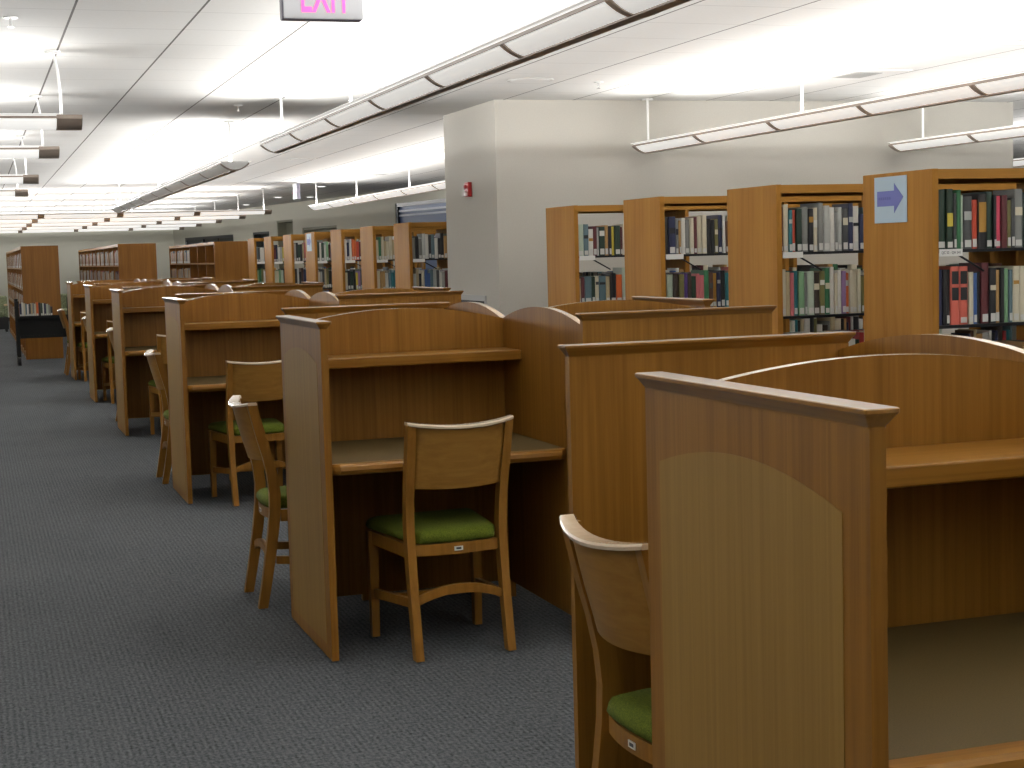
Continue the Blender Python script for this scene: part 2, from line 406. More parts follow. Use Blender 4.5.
# ------------------------------------------------------------------ pendant lights
HALF, BD = 0.122, 0.058
def bowl_profile(off=0.0, n=12):
    # frosted bowl, lowest at z=0 and BD at its edges
    return [((-HALF - off) + (2 * (HALF + off)) * k / n, BD * (2 * k / n - 1) ** 2 - off) for k in range(n + 1)]
def pendant(label, x, y, rz, length, lens, stems, pitch=1.19, power=9.0, zb=2.33, cap=0.03, ribw=.045, group=None, bent=False, solid=False, inset=0.0):
    """length runs along local +y from the origin end; origin at the fixture's end, underside"""
    t = thing('pendant_light', label, 'ceiling light', (x, y, zb), rz, group)
    prof = bowl_profile()
    cuts = [cap]; p = pitch
    while p < length - cap - .02:
        cuts.append(p); p += pitch
    cuts.append(length - cap)
    hr = ribw / 2
    for a, b in zip(cuts[:-1], cuts[1:]):
        g = MB(); n = len(prof)
        g.prism(prof + [(px, pz + .004) for px, pz in reversed(prof)], 'y', a + hr, b - hr, 0, True)
        g.build('diffuser', lens, t)
    outer = bowl_profile(0.005)
    def rib(a, b, name):
        g = MB(); g.prism(outer + [(px, pz + .010) for px, pz in reversed(outer)], 'y', a, b, 0); return g.build(name, M['taupe'], t)
    for c in cuts[1:-1]: rib(c - hr, c + hr, 'rib')
    for a, b, pl in ((0, cap + hr, .01), (length - cap - hr, length, length - .014)):
        if solid:
            g = MB(); g.prism(outer + [(HALF + .005, .076), (-HALF - .005, .076)], 'y', a, b); g.build('end_cap', M['taupe'], t)
        else:
            e = rib(a, b, 'end_cap')
            g = MB(); g.prism([(px * .97, pz + .006) for px, pz in prof] + [(HALF * .97, .078), (-HALF * .97, .078)], 'y', pl, pl + .004); g.build('end_plate', M['white_metal'], e)
    h = MB()
    if not solid:
        # spine along the lowest line of the bowl and thin edge bands
        h.prism([(-.022, -.004), (.034, -.004), (.034, .0035), (-.022, .0035)], 'y', cap, length - cap)
    for sgn in (-1, 1):
        xa = sgn * (HALF + .0005)
        h.box(min(xa, xa + sgn * .006), max(xa, xa + sgn * .006), cap, length - cap, BD - .004, BD + .010)
    h.build('housing_band', M['taupe'], t)
    r = MB()
    for sgn in (-1, 1):
        xa = sgn * (HALF + .0005)
        r.box(min(xa, xa + sgn * .004), max(xa, xa + sgn * .004), cap, length - cap, BD + .0105, .080)
        r.box(min(xa + sgn * .0045, xa + sgn * .030), max(xa + sgn * .0045, xa + sgn * .030), cap, length - cap, .076, .080)
    r.build('reflector_lip', M['lip'], t)
    tray = MB(); tray.box(-HALF + .001, HALF - .001, cap, length - cap, .066, .070)
    tray.build('lamp_tray', M['white_metal'], t)
    for s in stems:
        st = MB(); H = CEIL - zb
        if bent: st.tube([(0, s, .07), (0.0, s, H * .45), (0.012, s + .01, H * .75), (0.05, s + .03, H - .002)], .008)
        else: st.tube([(0, s, .07), (0, s, H - .002)], .010)
        so = st.build('stem', M['white_metal'], t)
        cn = MB(); cn.disc(0.05 if bent else 0, s + (.03 if bent else 0), H - .012, H - .001, .045)
        cn.build('canopy', M['white_metal'], so)
    for sgn in (-1, 1):
        ld = bpy.data.lights.new('lamp', 'AREA'); ld.shape = 'RECTANGLE'; ld.size = .06; ld.size_y = length - 2 * cap - .1 - inset
        ld.spread = math.radians(SPREAD); ld.energy = power * length / 2; ld.color = (1.0, 0.985, 0.965)
        lo = bpy.data.objects.new('lamp', ld); COL.objects.link(lo); lo.parent = t
        lo.location = (sgn * .045, (length + inset) / 2, .104); lo.rotation_euler = (0, PI - sgn * math.radians(TILT), 0)
    return t
TILT, SPREAD = 70, 140
PW = 23.0
# lines running away along the carrels (origin at the far end, running back toward the viewer => rz = pi)
pendant('long pendant light over the carrels, its end just before the white block wall', 0.16, 6.0, PI, 15.0, M['lens_bright'], [.27, 2.6, 5.0, 7.4, 9.8, 12.2, 14.6], power=PW, group=None)
pendant('grey-lensed pendant light over the carrels beyond the long near one', 0.11, 7.75, 0, 11.6, M['lens_dim'], [.25, 6.0, 11.4], pitch=1.45, power=PW, zb=2.295, ribw=.035)
pendant('pendant light ending at the white wall above the arrow-sign bookcases', 3.27, 5.9, PI, 15.0, M['lens_bright'], [.05, 2.65, 5.2, 8.0, 10.8, 13.6], power=PW, zb=2.30, inset=.45)
pendant('shorter visible pendant light ending at the white wall beside its edge', 5.74, 5.9, PI, 15.0, M['lens_bright'], [.35, 2.9, 5.6, 8.4, 11.2, 13.9], power=PW, zb=2.30, inset=.45)
pendant('cream pendant light hanging over the bookcases beyond the white block', 3.35, 19.8, PI, 12.0, M['lens_bright'], [.08, 3.0, 6.0, 9.0, 11.5], power=PW * .8, pitch=1.5, zb=2.29, ribw=.035)
pendant('pendant light seen past the far edge of the white block wall', 9.35, 16.4, PI, 14.0, M['lens_bright'], [.3, 4, 8, 12], power=PW)
# short lines across the aisle, their ends showing at the frame edge
for k, (y, nm) in enumerate(((3.28, 'first and largest'), (5.83, 'second'), (9.6, 'third'), (12.6, 'fourth and smallest'))):
    pendant('crosswise pendant light over the aisle, %s of the four stacked ends' % nm, -1.495, y, PI / 2, 4.8, M['lens_row'], [.11, 2.4, 4.6], pitch=2.4, cap=.12, ribw=.05, power=PW * .7, zb=2.29, group='crosswise lights over the aisle', bent=True, solid=True)
for k, y in enumerate((-2.7, -5.6)):  # unseen fixtures added to light the near panel faces
    pendant('added crosswise pendant light over the aisle, out of frame beside the viewer', -1.47, y, PI / 2, 4.8, M['lens_row'], [.13, 2.4, 4.6], pitch=2.4, cap=.12, ribw=.05, power=PW * .85, zb=2.29, bent=True, solid=True, group='added crosswise lights out of frame')
for k, (y, nm) in enumerate(((21.5, 'nearest and uppermost'), (24.3, 'second'), (27.4, 'middle'), (30.5, 'fourth'), (33.6, 'farthest and lowest'))):
    pendant('long crosswise pendant light before the far wall, %s of five' % nm, 2.9, y, PI / 2, 9.6, M['lens_row'], [.12, 2.4, 4.8, 7.2, 9.4], pitch=1.3, cap=.07, ribw=.11, power=PW * .8, zb=2.29, solid=True, group='crosswise lights by the far wall')

# ------------------------------------------------------------------ ceiling fittings
def downlight(x, y, label):
    t = thing('downlight', label, 'recessed light', (x, y, CEIL), 0, 'recessed downlights')
    MB().disc(0, 0, -.012, -.001, .09).build('trim_ring', M['white_metal'], t)
    MB().disc(0, 0, -.016, -.0125, .065).build('lamp_lens', M['down_lens'], t)
downlight(3.72, 21.0, 'recessed downlight over the bookcases, beside the side-on exit sign')
downlight(3.80, 25.6, 'recessed downlight in the dim ceiling, just beyond the side-on exit sign')
downlight(4.48, 25.7, 'recessed downlight in the dim ceiling close to the slanted wall')
downlight(3.83, 29.7, 'recessed downlight farthest along the dim ceiling by the slanted wall')
def sprinkler(x, y, label):
    t = thing('ceiling_sprinkler', label, 'sprinkler', (x, y, CEIL), 0, 'ceiling sprinklers')
    MB().disc(0, 0, -.006, -.0005, .035).build('escutcheon', M['white_metal'], t)
    MB().tube([(0, 0, -.005), (0, 0, -.045)], .006).build('stem', M['steel'], t)
    MB().disc(0, 0, -.050, -.046, .016).build('deflector', M['steel'], t)
sprinkler(-1.90, 2.03, 'chrome sprinkler in the ceiling above the aisle lights')
sprinkler(-0.04, 6.53, 'small sprinkler in the ceiling between the two lines of carrel lights')
sprinkler(2.35, 4.66, 'sprinkler in the ceiling just before the white block wall')
def speaker(x, y, r, label):
    t = thing('ceiling_speaker', label, 'speaker', (x, y, CEIL), 0, 'round ceiling speakers')
    MB().disc(0, 0, -.005, -.0005, r, 28, r2=r * 1.03).build('rim', M['speaker_rim'], t)
    MB().disc(0, 0, -.007, -.0052, r * .86, 28).build('grille', M['ceiling'], t)
speaker(1.78, 4.58, .17, 'round white ceiling speaker in front of the block wall corner')
speaker(1.88, 13.5, .17, 'round white ceiling speaker beyond the end of the long light')
def ceiling_vent(x, y, label):
    t = thing('ceiling_vent', label, 'vent', (x, y, CEIL), 0, 'square ceiling vents')
    MB().box(-.29, .29, -.29, .29, -.012, -.0005).build('plate', M['white_metal'], t)
    MB().box(-.12, .12, -.16, .16, -.016, -.0125).build('slot', M['grey_metal'], t)
ceiling_vent(4.12, 3.95, 'square ceiling vent between the two lights near the block wall')
ceiling_vent(4.2, 1.9, 'square ceiling vent cut by the frame above the second line light')
ceiling_vent(3.77, 17.1, 'square ceiling vent above the cream light beyond the block')

# exit signs
def exit_sign(name_label, loc, rz, w=.305, h=.20, d=.045, stub=.17):
    t = thing('exit_sign', name_label, 'exit sign', loc, rz)     # origin bottom centre, face toward -y
    MB().cbox(-w / 2, w / 2, -d / 2, d / 2, 0, h, .006).build('housing', M['exit_edge'], t)
    MB().cbox(-w / 2 + .006, w / 2 + .004, -d / 2 - .006, -d / 2 + .002, .004, h - .002, .003).build('face_plate', M['exit_panel'], t)
    text_mesh('EXIT', .185, M['exit_red'], 'lettering', t, (.012, -d / 2 - .0068, .085), (PI / 2, 0, 0), .0008, .55, w * .62, .012)
    ch = MB()
    for s in (-1, 1):
        xx = s * (w / 2 - .022)
        pts = [(xx + s * .012, .105), (xx - s * .010, .085), (xx - s * .010, .125)]
        ch.prism(pts, 'y', -d / 2 - .0075, -d / 2 - .0061)
    ch.build('chevron', M['exit_red'], t)
    MB().box(-.05, .05, -.02, .02, h, h + stub).build('mount', M['white_metal'], t)
    return t
exit_sign('large pink EXIT sign hanging from the ceiling at the top frame edge', (-.86, -.5, 2.385), 0.0, stub=CEIL - 2.385 - .2)
exit_sign('exit sign seen side-on hanging above the far bookcases', (3.0, 19.6, 2.47), -PI / 2, w=.30, h=.26, d=.06, stub=CEIL - 2.47 - .26)
def wall_exit():
    s = s_of(33.0); x, y, _ = sl_pt(s, .20)
    return exit_sign('small glowing exit sign by the slanted wall under the far light end', (x, y, 2.50), -.1, w=.26, h=.16, d=.05, stub=CEIL - 2.50 - .16)
wall_exit()

# fire alarm and vent on the block wall
t = thing('mounted_fire_alarm', 'red fire alarm strobe high on the white block wall', 'fire alarm', (1.969, 6.73, 1.99))
MB().cbox(-.035, 0, -.055, .055, 0, .125, .004).build('alarm_body', M['red_plastic'], t)
MB().cbox(-.06, -.0355, -.035, .035, .005, .045, .004).build('strobe_lens', M['clear_lens'], t)
MB().cbox(-.055, -.0355, -.02, .02, .07, .10, .004).build('horn', M['red_plastic'], t)
t = thing('wall_vent', 'grey louvred vent low on the white block wall', 'vent', (1.969, 6.73, .62))
MB().box(-.012, 0, -.38, .38, 0, .52).build('vent_frame', M['grey_metal'], t)
g = MB()
for k in range(12): g.prism([(-.022, .03 + k * .038), (-.0125, .03 + k * .038), (-.0125, .055 + k * .038)], 'y', -.35, .35)
g.build('louvres', M['dark'], t)

# ------------------------------------------------------------------ study carrels (four desks round a cross)
La, Lp, E0, T, OV, HC, HCAP = 0.952, 0.786, 0.019, 0.027, 0.014, 1.269, 0.030
HJ, HP, ZB, HS, DS, HD = 1.222, 1.2805, 0.087, 1.0976, 0.234, 0.74
W = T / 2
def rect_ring(x0, x1, y0, y1, z, off, r=.004, n=3):
    x0 -= off; x1 += off; y0 -= off; y1 += off; ring = []
    for cx, cy, a0 in ((x1 - r, y1 - r, 0), (x0 + r, y1 - r, PI / 2), (x0 + r, y0 + r, PI), (x1 - r, y0 + r, 1.5 * PI)):
        for k in range(n + 1):
            a = a0 + PI / 2 * k / n
            ring.append((cx + r * math.cos(a), cy + r * math.sin(a), z))
    return ring
def arch_poly(a, b, n=20):
    pts = [(a, ZB), (b, ZB)]
    for k in range(n + 1):
        u = k / n; x = b + (a - b) * u
        pts.append((x, HJ + (HP - HJ) * (1 - (2 * u - 1) ** 2)))
    return pts
def make_carrel():
    root = thing('study_carrel', '', 'study carrel')
    for q in range(4):
        ang = -q * PI / 2            # west arm first, then north, east, south
        # partition along the west arm
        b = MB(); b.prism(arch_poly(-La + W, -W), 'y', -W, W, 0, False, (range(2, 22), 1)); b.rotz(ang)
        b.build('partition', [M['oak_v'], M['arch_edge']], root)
        # end panel
        b = MB(); ys, yn = E0 - Lp, E0
        b.box(-La - W, -La + W, ys, yn, .012, HC - HCAP); b.rotz(ang)
        ep = b.build('end_panel', M['oak_v'], root)
        b = MB()
        rings = [rect_ring(-La - W, -La + W, ys, yn, HC - HCAP + dz, of) for dz, of in ((0, .0005), (.003, .001), (.019, .0115), (.0228, .0150), (.0280, .0150), (.0295, .0138), (.030, .0125))]
        b.loft(rings, 0, False); b.rotz(ang); b.build('cap', M['cap_y'] if q % 2 == 0 else M['cap_x'], ep)
        # pale arched veneer field on the outer face
        b = MB(); a0, a1 = ys + .075, yn - .062
        pts = [(a1, .06), (a0, .06), (a0, 1.109)]
        for k in range(1, 16):
            u = k / 16; y = a0 + (a1 - a0) * u
            pts.append((y, 1.109 + .046 * (1 - (2 * u - 1) ** 2)))
        pts.append((a1, 1.109))
        b.prism(pts, 'x', -La - W - .0012, -La - W + .002); b.rotz(ang)
        b.build('arched_inlay', M['inlay'], ep)
        b = MB()
        for y in (ys + .03, yn - .05): b.disc(-La, y, 0.0, .012, .012, 10)
        b.rotz(ang); b.build('glide', M['steel'], ep)
        # shelf
        b = MB(); b.cbox(-La + W, -W, -W - DS, -W, HS - .04, HS, .004); b.rotz(ang)
        b.build('shelf', M['oak_x'] if q % 2 == 0 else M['oak_y'], root)
        # desk top with rounded nosing and clipped front corner
        dl = W + .708; dn = dl + .055
        b = MB(); b.box(-La + W, -W, -dl, -W - .008, HD - .03, HD); b.rotz(ang)
        dk = b.build('desktop', M['laminate'], root)
        b = MB()
        x0, x1 = -La + W, -W
        def ring(x, f):
            return [(x, -dl - .0002, HD - .042), (x, -dl - .030 * f, HD - .042), (x, -dl - .046 * f, HD - .036), (x, -dl - .055 * f, HD - .022), (x, -dl - .052 * f, HD - .008), (x, -dl - .042 * f, HD - .0005), (x, -dl - .0002, HD + .0005)]
        b.loft([ring(x0, .35), ring(x0 + .03, 1), ring(x1 - .03, 1), ring(x1, .35)], 0, False); b.rotz(ang)
        b.build('nosing', M['oak_x'] if q % 2 == 0 else M['oak_y'], dk)
        b = MB(); b.box(-La + W, -W, -W - .02, -W - .0005, HD - .14, HD - .031).box(-La + W, -La + W + .02, -dl + .06, -W - .021, HD - .12, HD - .031); b.rotz(ang)
        b.build('desk_apron', M['oak_v'], root)
    b = MB(); b.box(-W, W, -W, W, .012, HJ + .002); b.build('centre_post', M['oak_edge'], root)
    return root
SEQ = [-3.7227, 0.0, 4.11, 8.29, 11.88, 15.42]
carrel_labels = [
    'closest oak study carrel, cut off by the frame edge, large arched end panel',
    'second oak study carrel from the viewer, complete desk bay with one green chair in front',
    'third oak study carrel along the aisle, behind the one with the full desk bay',
    'fourth oak study carrel along the aisle, empty-looking bay with no chair back before it',
    'fifth oak study carrel along the aisle, second from the far end',
    'sixth and farthest oak study carrel, beside the black book cart']
carrel = make_carrel()
for i, y in enumerate(SEQ):
    o = carrel if i == 0 else copy_tree(carrel)
    o.location = (0, y, 0); tag(o, carrel_labels[i], 'study carrel', 'pinwheel study carrels')

# ------------------------------------------------------------------ chairs
PROF = [(0.0, .0), (.10, .018), (.20, .036), (.32, .055), (.42, .067), (.50, .070), (.58, .062), (.66, .045), (.74, .022), (.82, .002), (.895, -.014)]
def prof_y(z):
    for (z0, y0), (z1, y1) in zip(PROF[:-1], PROF[1:]):
        if z <= z1: return y0 + (y1 - y0) * (z - z0) / (z1 - z0)
    return PROF[-1][1]
def make_chair():
    t = thing('library_chair', '', 'chair')
    def cx(z): return .182 + (.008 * max(0, z - .45) / .45)
    for s in (-1, 1):
        b = MB(); rings = []
        for z, y in PROF:
            if z > .885: z = .885
            z = max(z, .008)
            d = .024 - .004 * abs(z - .45) / .45; w = .016
            c = s * cx(z)
            rings.append([(c - w, y - d, z), (c + w, y - d, z), (c + w, y + d, z), (c - w, y + d, z)])
        b.loft(rings, 0, False); lg = b.build('leg', M['chair'], t)
        MB().disc(s * cx(0), 0, 0, .0085, .010, 10).build('glide', M['steel'], lg)
    for s in (-1, 1):
        b = MB(); c = s * .215
        b.loft([[(c - .015, .43, .008), (c + .015, .43, .008), (c + .015, .462, .008), (c - .015, .462, .008)],
                [(c - .019, .425, .43), (c + .019, .425, .43), (c + .019, .465, .43), (c - .019, .465, .43)]], 0, False)
        lg = b.build('leg', M['chair'], t)
        MB().disc(c, .446, 0, .0085, .010, 10).build('glide', M['steel'], lg)
    # curved backrest between and over the posts
    b = MB(); n = 12; rows = []
    for z in (.643, .70, .75, .80, .85, .885):
        y = prof_y(z); fr, bk = [], []
        for k in range(n + 1):
            u = 2 * k / n - 1; x = u * .180
            sag = -.045 * (1 - u * u)
            zz = z - (.006 + .012 * (z - .643) / .242) * (1 - u * u); fr.append((x, y + .010 + sag, zz)); bk.append((x, y - .008 + sag, zz))
        rows.append(bk + fr[::-1])
    b.loft(rows, 0, True, False); N2 = 2 * (n + 1)
    for rw in (rows[0], rows[-1]):
        b.add(rw, [(k, k + 1, N2 - 2 - k, N2 - 1 - k) for k in range(n)], 0, False)
    b.build('backrest', M['chair_x'], t)
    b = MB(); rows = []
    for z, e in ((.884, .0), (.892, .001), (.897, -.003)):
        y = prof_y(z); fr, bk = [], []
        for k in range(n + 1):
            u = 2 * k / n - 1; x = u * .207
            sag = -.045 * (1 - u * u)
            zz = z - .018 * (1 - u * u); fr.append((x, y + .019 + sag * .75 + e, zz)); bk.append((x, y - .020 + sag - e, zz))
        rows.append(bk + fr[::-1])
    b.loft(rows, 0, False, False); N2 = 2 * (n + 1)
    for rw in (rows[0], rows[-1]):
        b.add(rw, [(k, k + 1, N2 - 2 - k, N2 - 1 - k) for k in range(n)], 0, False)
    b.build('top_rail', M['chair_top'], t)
    # seat frame: curved rear rail, sides and front
    b = MB(); bk, fr = [], []
    for k in range(n + 1):
        u = 2 * k / n - 1; sag = -.022 * (1 - u * u)
        bk.append((u * .165, .060 + sag, 0)); fr.append((u * .165, .080 + sag, 0))
    ring = bk + fr[::-1]
    b.loft([[(x, y, .385) for x, y, _ in ring], [(x, y, .428) for x, y, _ in ring]], 0, False)
    for s in (-1, 1):
        b.add([(s * .170, .092, .378), (s * .192, .092, .378), (s * .222, .424, .378), (s * .200, .424, .378), (s * .170, .092, .428), (s * .192, .092, .428), (s * .222, .424, .428), (s * .200, .424, .428)],
              [(0, 1, 2, 3), (4, 5, 6, 7), (0, 1, 5, 4), (1, 2, 6, 5), (2, 3, 7, 6), (3, 0, 4, 7)])
    b.box(-.196, .196, .430, .455, .378, .428)
    sf = b.build('seat_frame', M['chair'], t)
    # cushion: swollen rounded slab
    b = MB(); rings = []
    def outline(z, ins):
        pts = []; K = 10
        def P(u, v):  # u across, v front(1)/rear(0)
            hw = (.172 + .052 * v) - ins
            y = .052 + ins * .8 + (.43 - 1.6 * ins * .8) * v
            if v < .01: y -= .016 * (1 - u * u)
            return (u * hw, y, z)
        for k in range(K): pts.append(P(-1 + 2 * k / K, 0))
        for k in range(K): pts.append(P(1, k / K))
        for k in range(K): pts.append(P(1 - 2 * k / K, 1))
        for k in range(K): pts.append(P(-1, 1 - k / K))
        # rear corners clear the posts
        out = []
        for x, y, z_ in pts:
            if y < .11 and abs(x) > .148: x = math.copysign(.148 + (abs(x) - .148) * max(0, (y - .085) / .025) if y > .085 else .148, x)
            out.append((x, y, z_))
        return out
    for z, ins in ((.430, .012), (.434, .003), (.446, -.004), (.462, .0), (.474, .012), (.481, .035), (.485, .075), (.487, .13)): rings.append(outline(z, ins))
    b.loft(rings, 0, True); b.build('seat', M['seat'], t)
    # stretchers
    b = MB(); poly = []
    for k in range(n + 1):
        u = 2 * k / n - 1; poly.append((u * .164, .205 + .034 * (1 - u * u)))
    for k in range(n, -1, -1):
        u = 2 * k / n - 1; poly.append((u * .164, .238 + .034 * (1 - u * u)))
    b.prism(poly, 'y', .030, .050); b.build('stretcher', M['chair'], t)
    for s in (-1, 1):
        b = MB()
        b.add([(s * .172, .066, .195), (s * .190, .066, .195), (s * .222, .426, .165), (s * .204, .426, .165), (s * .172, .066, .228), (s * .190, .066, .228), (s * .222, .426, .200), (s * .204, .426, .200)],
              [(0, 1, 2, 3), (4, 5, 6, 7), (0, 1, 5, 4), (1, 2, 6, 5), (2, 3, 7, 6), (3, 0, 4, 7)])
        b.build('stretcher', M['chair'], t)
    MB().box(-.193, .193, .262, .284, .182, .208).build('stretcher', M['chair'], t)
    b = MB(); b.box(-.017, .017, .0355, .0378, .398, .414, 0).box(-.010, .010, .0350, .0355, .402, .410, 1)
    b.build('asset_tag', [M['tag'], M['tag_dark']], t)
    return t
chair = make_chair()
spots = [
    (-.482, -.868, .05, 'oak chair with green seat facing away, centred before the full desk bay'),
    (-.520, 3.175, .08, 'oak chair facing away with green seat, partly behind the second carrel end panel'),
    (-.505, 7.12, .03, 'oak chair mostly hidden behind the third carrel, pale rail tip showing'),
    (-.615, 10.90, .03, 'oak chair mostly hidden behind the fourth carrel, upper pale rail tip showing'),
    (-.665, 14.42, .03, 'oak chair mostly hidden behind the fifth carrel, only its pale rail tip showing'),
    (-1.043, .446, -PI / 2, 'side-on oak chair in the aisle just past the second carrel end panel'),
    (-.990, 4.54, -PI / 2, 'side-on oak chair in the aisle just past the third carrel end panel'),
    (-.915, 8.74, -PI / 2, 'side-on oak chair tucked in just past the fourth carrel end panel'),
    (-.910, 12.33, -PI / 2, 'side-on oak chair tucked in just past the fifth carrel end panel'),
    (-1.005, 15.92, -PI / 2, 'side-on oak chair past the farthest carrel, beside the book cart'),
    (-.858, -3.262, -PI / 2 + .06, 'oak chair half hidden by the closest carrel end panel, curved back rising')]
for i, (x, y, a, lb) in enumerate(spots):
    o = chair if i == 0 else copy_tree(chair)
    o.location = (x, y, 0); o.rotation_euler = (0, 0, a); tag(o, lb, 'chair', 'green-seated carrel chairs')

# ------------------------------------------------------------------ books
def book_geom(mb, x, y, z, w, h, d, mi, pg, face):
    """spine at the front; face 's': spine toward -y, width along x. face 'w': spine toward -x, width along y."""
    b = min(.003, w * .16)
    i0 = len(mb.v)
    mb.box(0, b, .004, d, 0, h, mi).box(w - b, w, .004, d, 0, h, mi)
    sp = [(0, .0045), (0, .0035), (w * .25, .0006), (w * .5, 0), (w * .75, .0006), (w, .0035), (w, .0045)]
    mb.prism(sp, 'z', 0, h, mi, True)
    mb.box(b, w - b, .0046, d - .004, .003, h - .004, pg)
    if face == 's': mb.v[i0:] = [(x + px, y + py, z + pz) for px, py, pz in mb.v[i0:]]
    elif face == 'n': mb.v[i0:] = [(x - px, y - py, z + pz) for px, py, pz in mb.v[i0:]]
    else: mb.v[i0:] = [(x + py, y - px, z + pz) for px, py, pz in mb.v[i0:]]
PALK = list(PAL.keys())
STUFF = MB(); STUFF_M = [BM[k] for k in PALK] + [M['pages'], M['spine_tag']]
PGI, TGI = len(PALK), len(PALK) + 1
def stuff_book(x, y, z, w, h, d, ck, face, tagged=True):
    book_geom(STUFF, x, y, z, w, h, d, PALK.index(ck), PGI, face)
    if tagged and w > .014:
        i0 = len(STUFF.v); STUFF.box(w * .12, w * .88, -.0008, -.0002, .008, .040, TGI)
        f = (lambda p: (x + p[0], y + p[1], z + p[2])) if face == 's' else ((lambda p: (x - p[0], y - p[1], z + p[2])) if face == 'n' else (lambda p: (x + p[1], y - p[0], z + p[2])))
        STUFF.v[i0:] = [f(p) for p in STUFF.v[i0:]]
ORD = ['first', 'second', 'third', 'fourth', 'fifth', 'sixth', 'seventh', 'eighth', 'ninth', 'tenth', 'eleventh', 'twelfth', 'thirteenth', 'fourteenth', 'fifteenth', 'sixteenth',
       'seventeenth', 'eighteenth', 'nineteenth', 'twentieth', 'twenty-first', 'twenty-second', 'twenty-third', 'twenty-fourth', 'twenty-fifth', 'twenty-sixth', 'twenty-seventh', 'twenty-eighth', 'twenty-ninth', 'thirtieth']
NBOOK = 0
def one_book(x, y, z, w, h, d, ck, face, label, group, tilt=0.0, tagged=True, band=None, plates=False):
    global NBOOK; NBOOK += 1
    mb = MB(); book_geom(mb, 0, 0, 0, w, h, d, 0, 1, 's')
    rz = 0 if face == 's' else -PI / 2
    o = mb.build('book', [BM[ck], M['pages']], None, (x, y, z), rz)
    o.rotation_euler = (0, tilt, rz) if face == 's' else (0, 0, rz)
    tag(o, label, 'book', group)
    if tagged and w > .012 and rnd.random() < .85:
        MB().box(w * .14, w * .86, -.0012, -.0002, .008, .008 + rnd.uniform(.024, .042)).build('call_number_sticker', M['spine_tag'], o)
    if band:
        MB().box(w * .08, w * .92, -.0012, -.0002, h * band[0], h * band[1]).build('colour_band', BM[band[2]], o)
    if plates:
        for k in (.42, .70):
            MB().box(w * .12, w * .88, -.0012, -.0002, h * k, h * (k + .22)).build('title_plate', BM['black'], o)
    return o
def filler():
    return rnd.choice(['dgreen', 'black', 'navy', 'dgrey', 'grey', 'cream', 'white', 'lgrey', 'beige', 'brown', 'maroon', 'teal', 'slate', 'red', 'green', 'olive', 'tan', 'blue', 'pgreen', 'dbrown', 'lgrey', 'white'])

# ------------------------------------------------------------------ bookcases facing the carrels' side (ranges run along X)
BAY, DEP, CH = .88, .58, 1.82
LEV = [1.46, 1.12, .78, .44, .10]
def make_case(bays=3, east_end=True):
    t = thing('bookcase', '', 'bookcase'); L = bays * BAY
    MB().cbox(0, .032, 0, DEP, 0, CH, .003).build('end_panel', M['case_v'], t)
    MB().cbox(L, L + .032, 0, DEP, 0, CH, .003).build('end_panel', M['case_v'], t)
    for k in range(1, bays):
        MB().box(k * BAY - .014, k * BAY + .014, .004, DEP - .004, 0, CH - .048).build('divider', M['case_v'], t)
    MB().box(.032, L, .002, .024, CH - .046, CH - .002).build('rail', M['case_x'], t)
    MB().box(.032, L, DEP - .024, DEP - .002, CH - .046, CH - .002).build('rail', M['case_x'], t)
    MB().box(.032, L, .0245, DEP - .0245, CH - .020, CH - .004).build('top_panel', M['case_dark'], t)
    for zi, z in enumerate(LEV):
        for k in range(bays):
            xa = .033 if k == 0 else k * BAY + .0145; xb = (k + 1) * BAY - .0145 if k < bays - 1 else L - .001
            for ya, yb in ((.006, .262), (.318, DEP - .006)):
                mb = MB(); mb.box(xa, xb, ya, yb, z - .014, z)
                mb.build('shelf', M['black_metal'], t)
    MB().box(.032, L, .02, DEP - .02, 0, .075).build('plinth', M['case_x'], t)
    # label holder and bracing wire of the upper shelf
    lab = MB().box(.036, .155, .000, .0055, LEV[0] - .030, LEV[0] + .002).build('shelf_label', M['tag'], t)
    MB().tube([(.135, .012, LEV[0] - .022), (.275, .012, LEV[0] - .100)], .005, 6).build('bracing_wire', M['black_metal'], t)
    return t
SY = [-.35, 1.09, 2.59, 4.07]
GY = [8.55, 10.01, 11.53, 13.05, 14.55, 16.04, 17.48]
XS = 1.90
s_short = ['bookcase with the big arrow', 'first bookcase behind big arrow', 'second bookcase behind big arrow', 'third bookcase behind big arrow']
g_short = ['%s bookcase beyond white block' % o for o in ORD[:7]]
s_lab = ['tall oak bookcase with the large blue arrow sign on its end panel', 'tall oak bookcase standing next behind the one with the large arrow sign',
         'tall oak bookcase two behind the one with the large arrow sign', 'tall oak bookcase three behind the large arrow sign, against the white block wall']
g_lab = ['oak bookcase standing right beyond the white block wall, largest of that line'] + ['oak bookcase, %s in the line beyond the white block wall' % o for o in ORD[1:7]]
g_lab[3] = 'oak bookcase with the small paper arrow sign, fourth beyond the white block'
case = make_case(3)
cases = []
for i, (y, lb) in enumerate(zip(SY + GY, s_lab + g_lab)):
    o = case if i == 0 else copy_tree(case)
    o.location = (XS, y, 0); tag(o, lb, 'bookcase', 'bookcases in parallel ranges'); cases.append(o)
# readable range label on the nearest one
lab0 = [c for c in cases[0].children if c.name.startswith('shelf_label')][0]
text_mesh('QC 52 - QH 541', .017, M['tag_dark'], 'label_text', lab0, (.0955, -.0004, LEV[0] - .014), (PI / 2, 0, 0), .0003, .85)

def hgt(): return rnd.choice([.20, .21, .215, .225, .23, .235, .24])
def fill_row(y, z, x, x1, face='s', hmax=.25, d=None):
    while x < x1 - .02:
        w = rnd.uniform(.014, .042); h = min(hmax, rnd.uniform(.19, .25))
        if rnd.random() < .03: x += rnd.uniform(.02, .08)
        if x + w > x1: break
        stuff_book(x if face != 'n' else x + w, y, z, w, h, d or rnd.uniform(.15, .20), filler(), face); x += w + .0012
LV = ['upper', 'middle', 'lower']
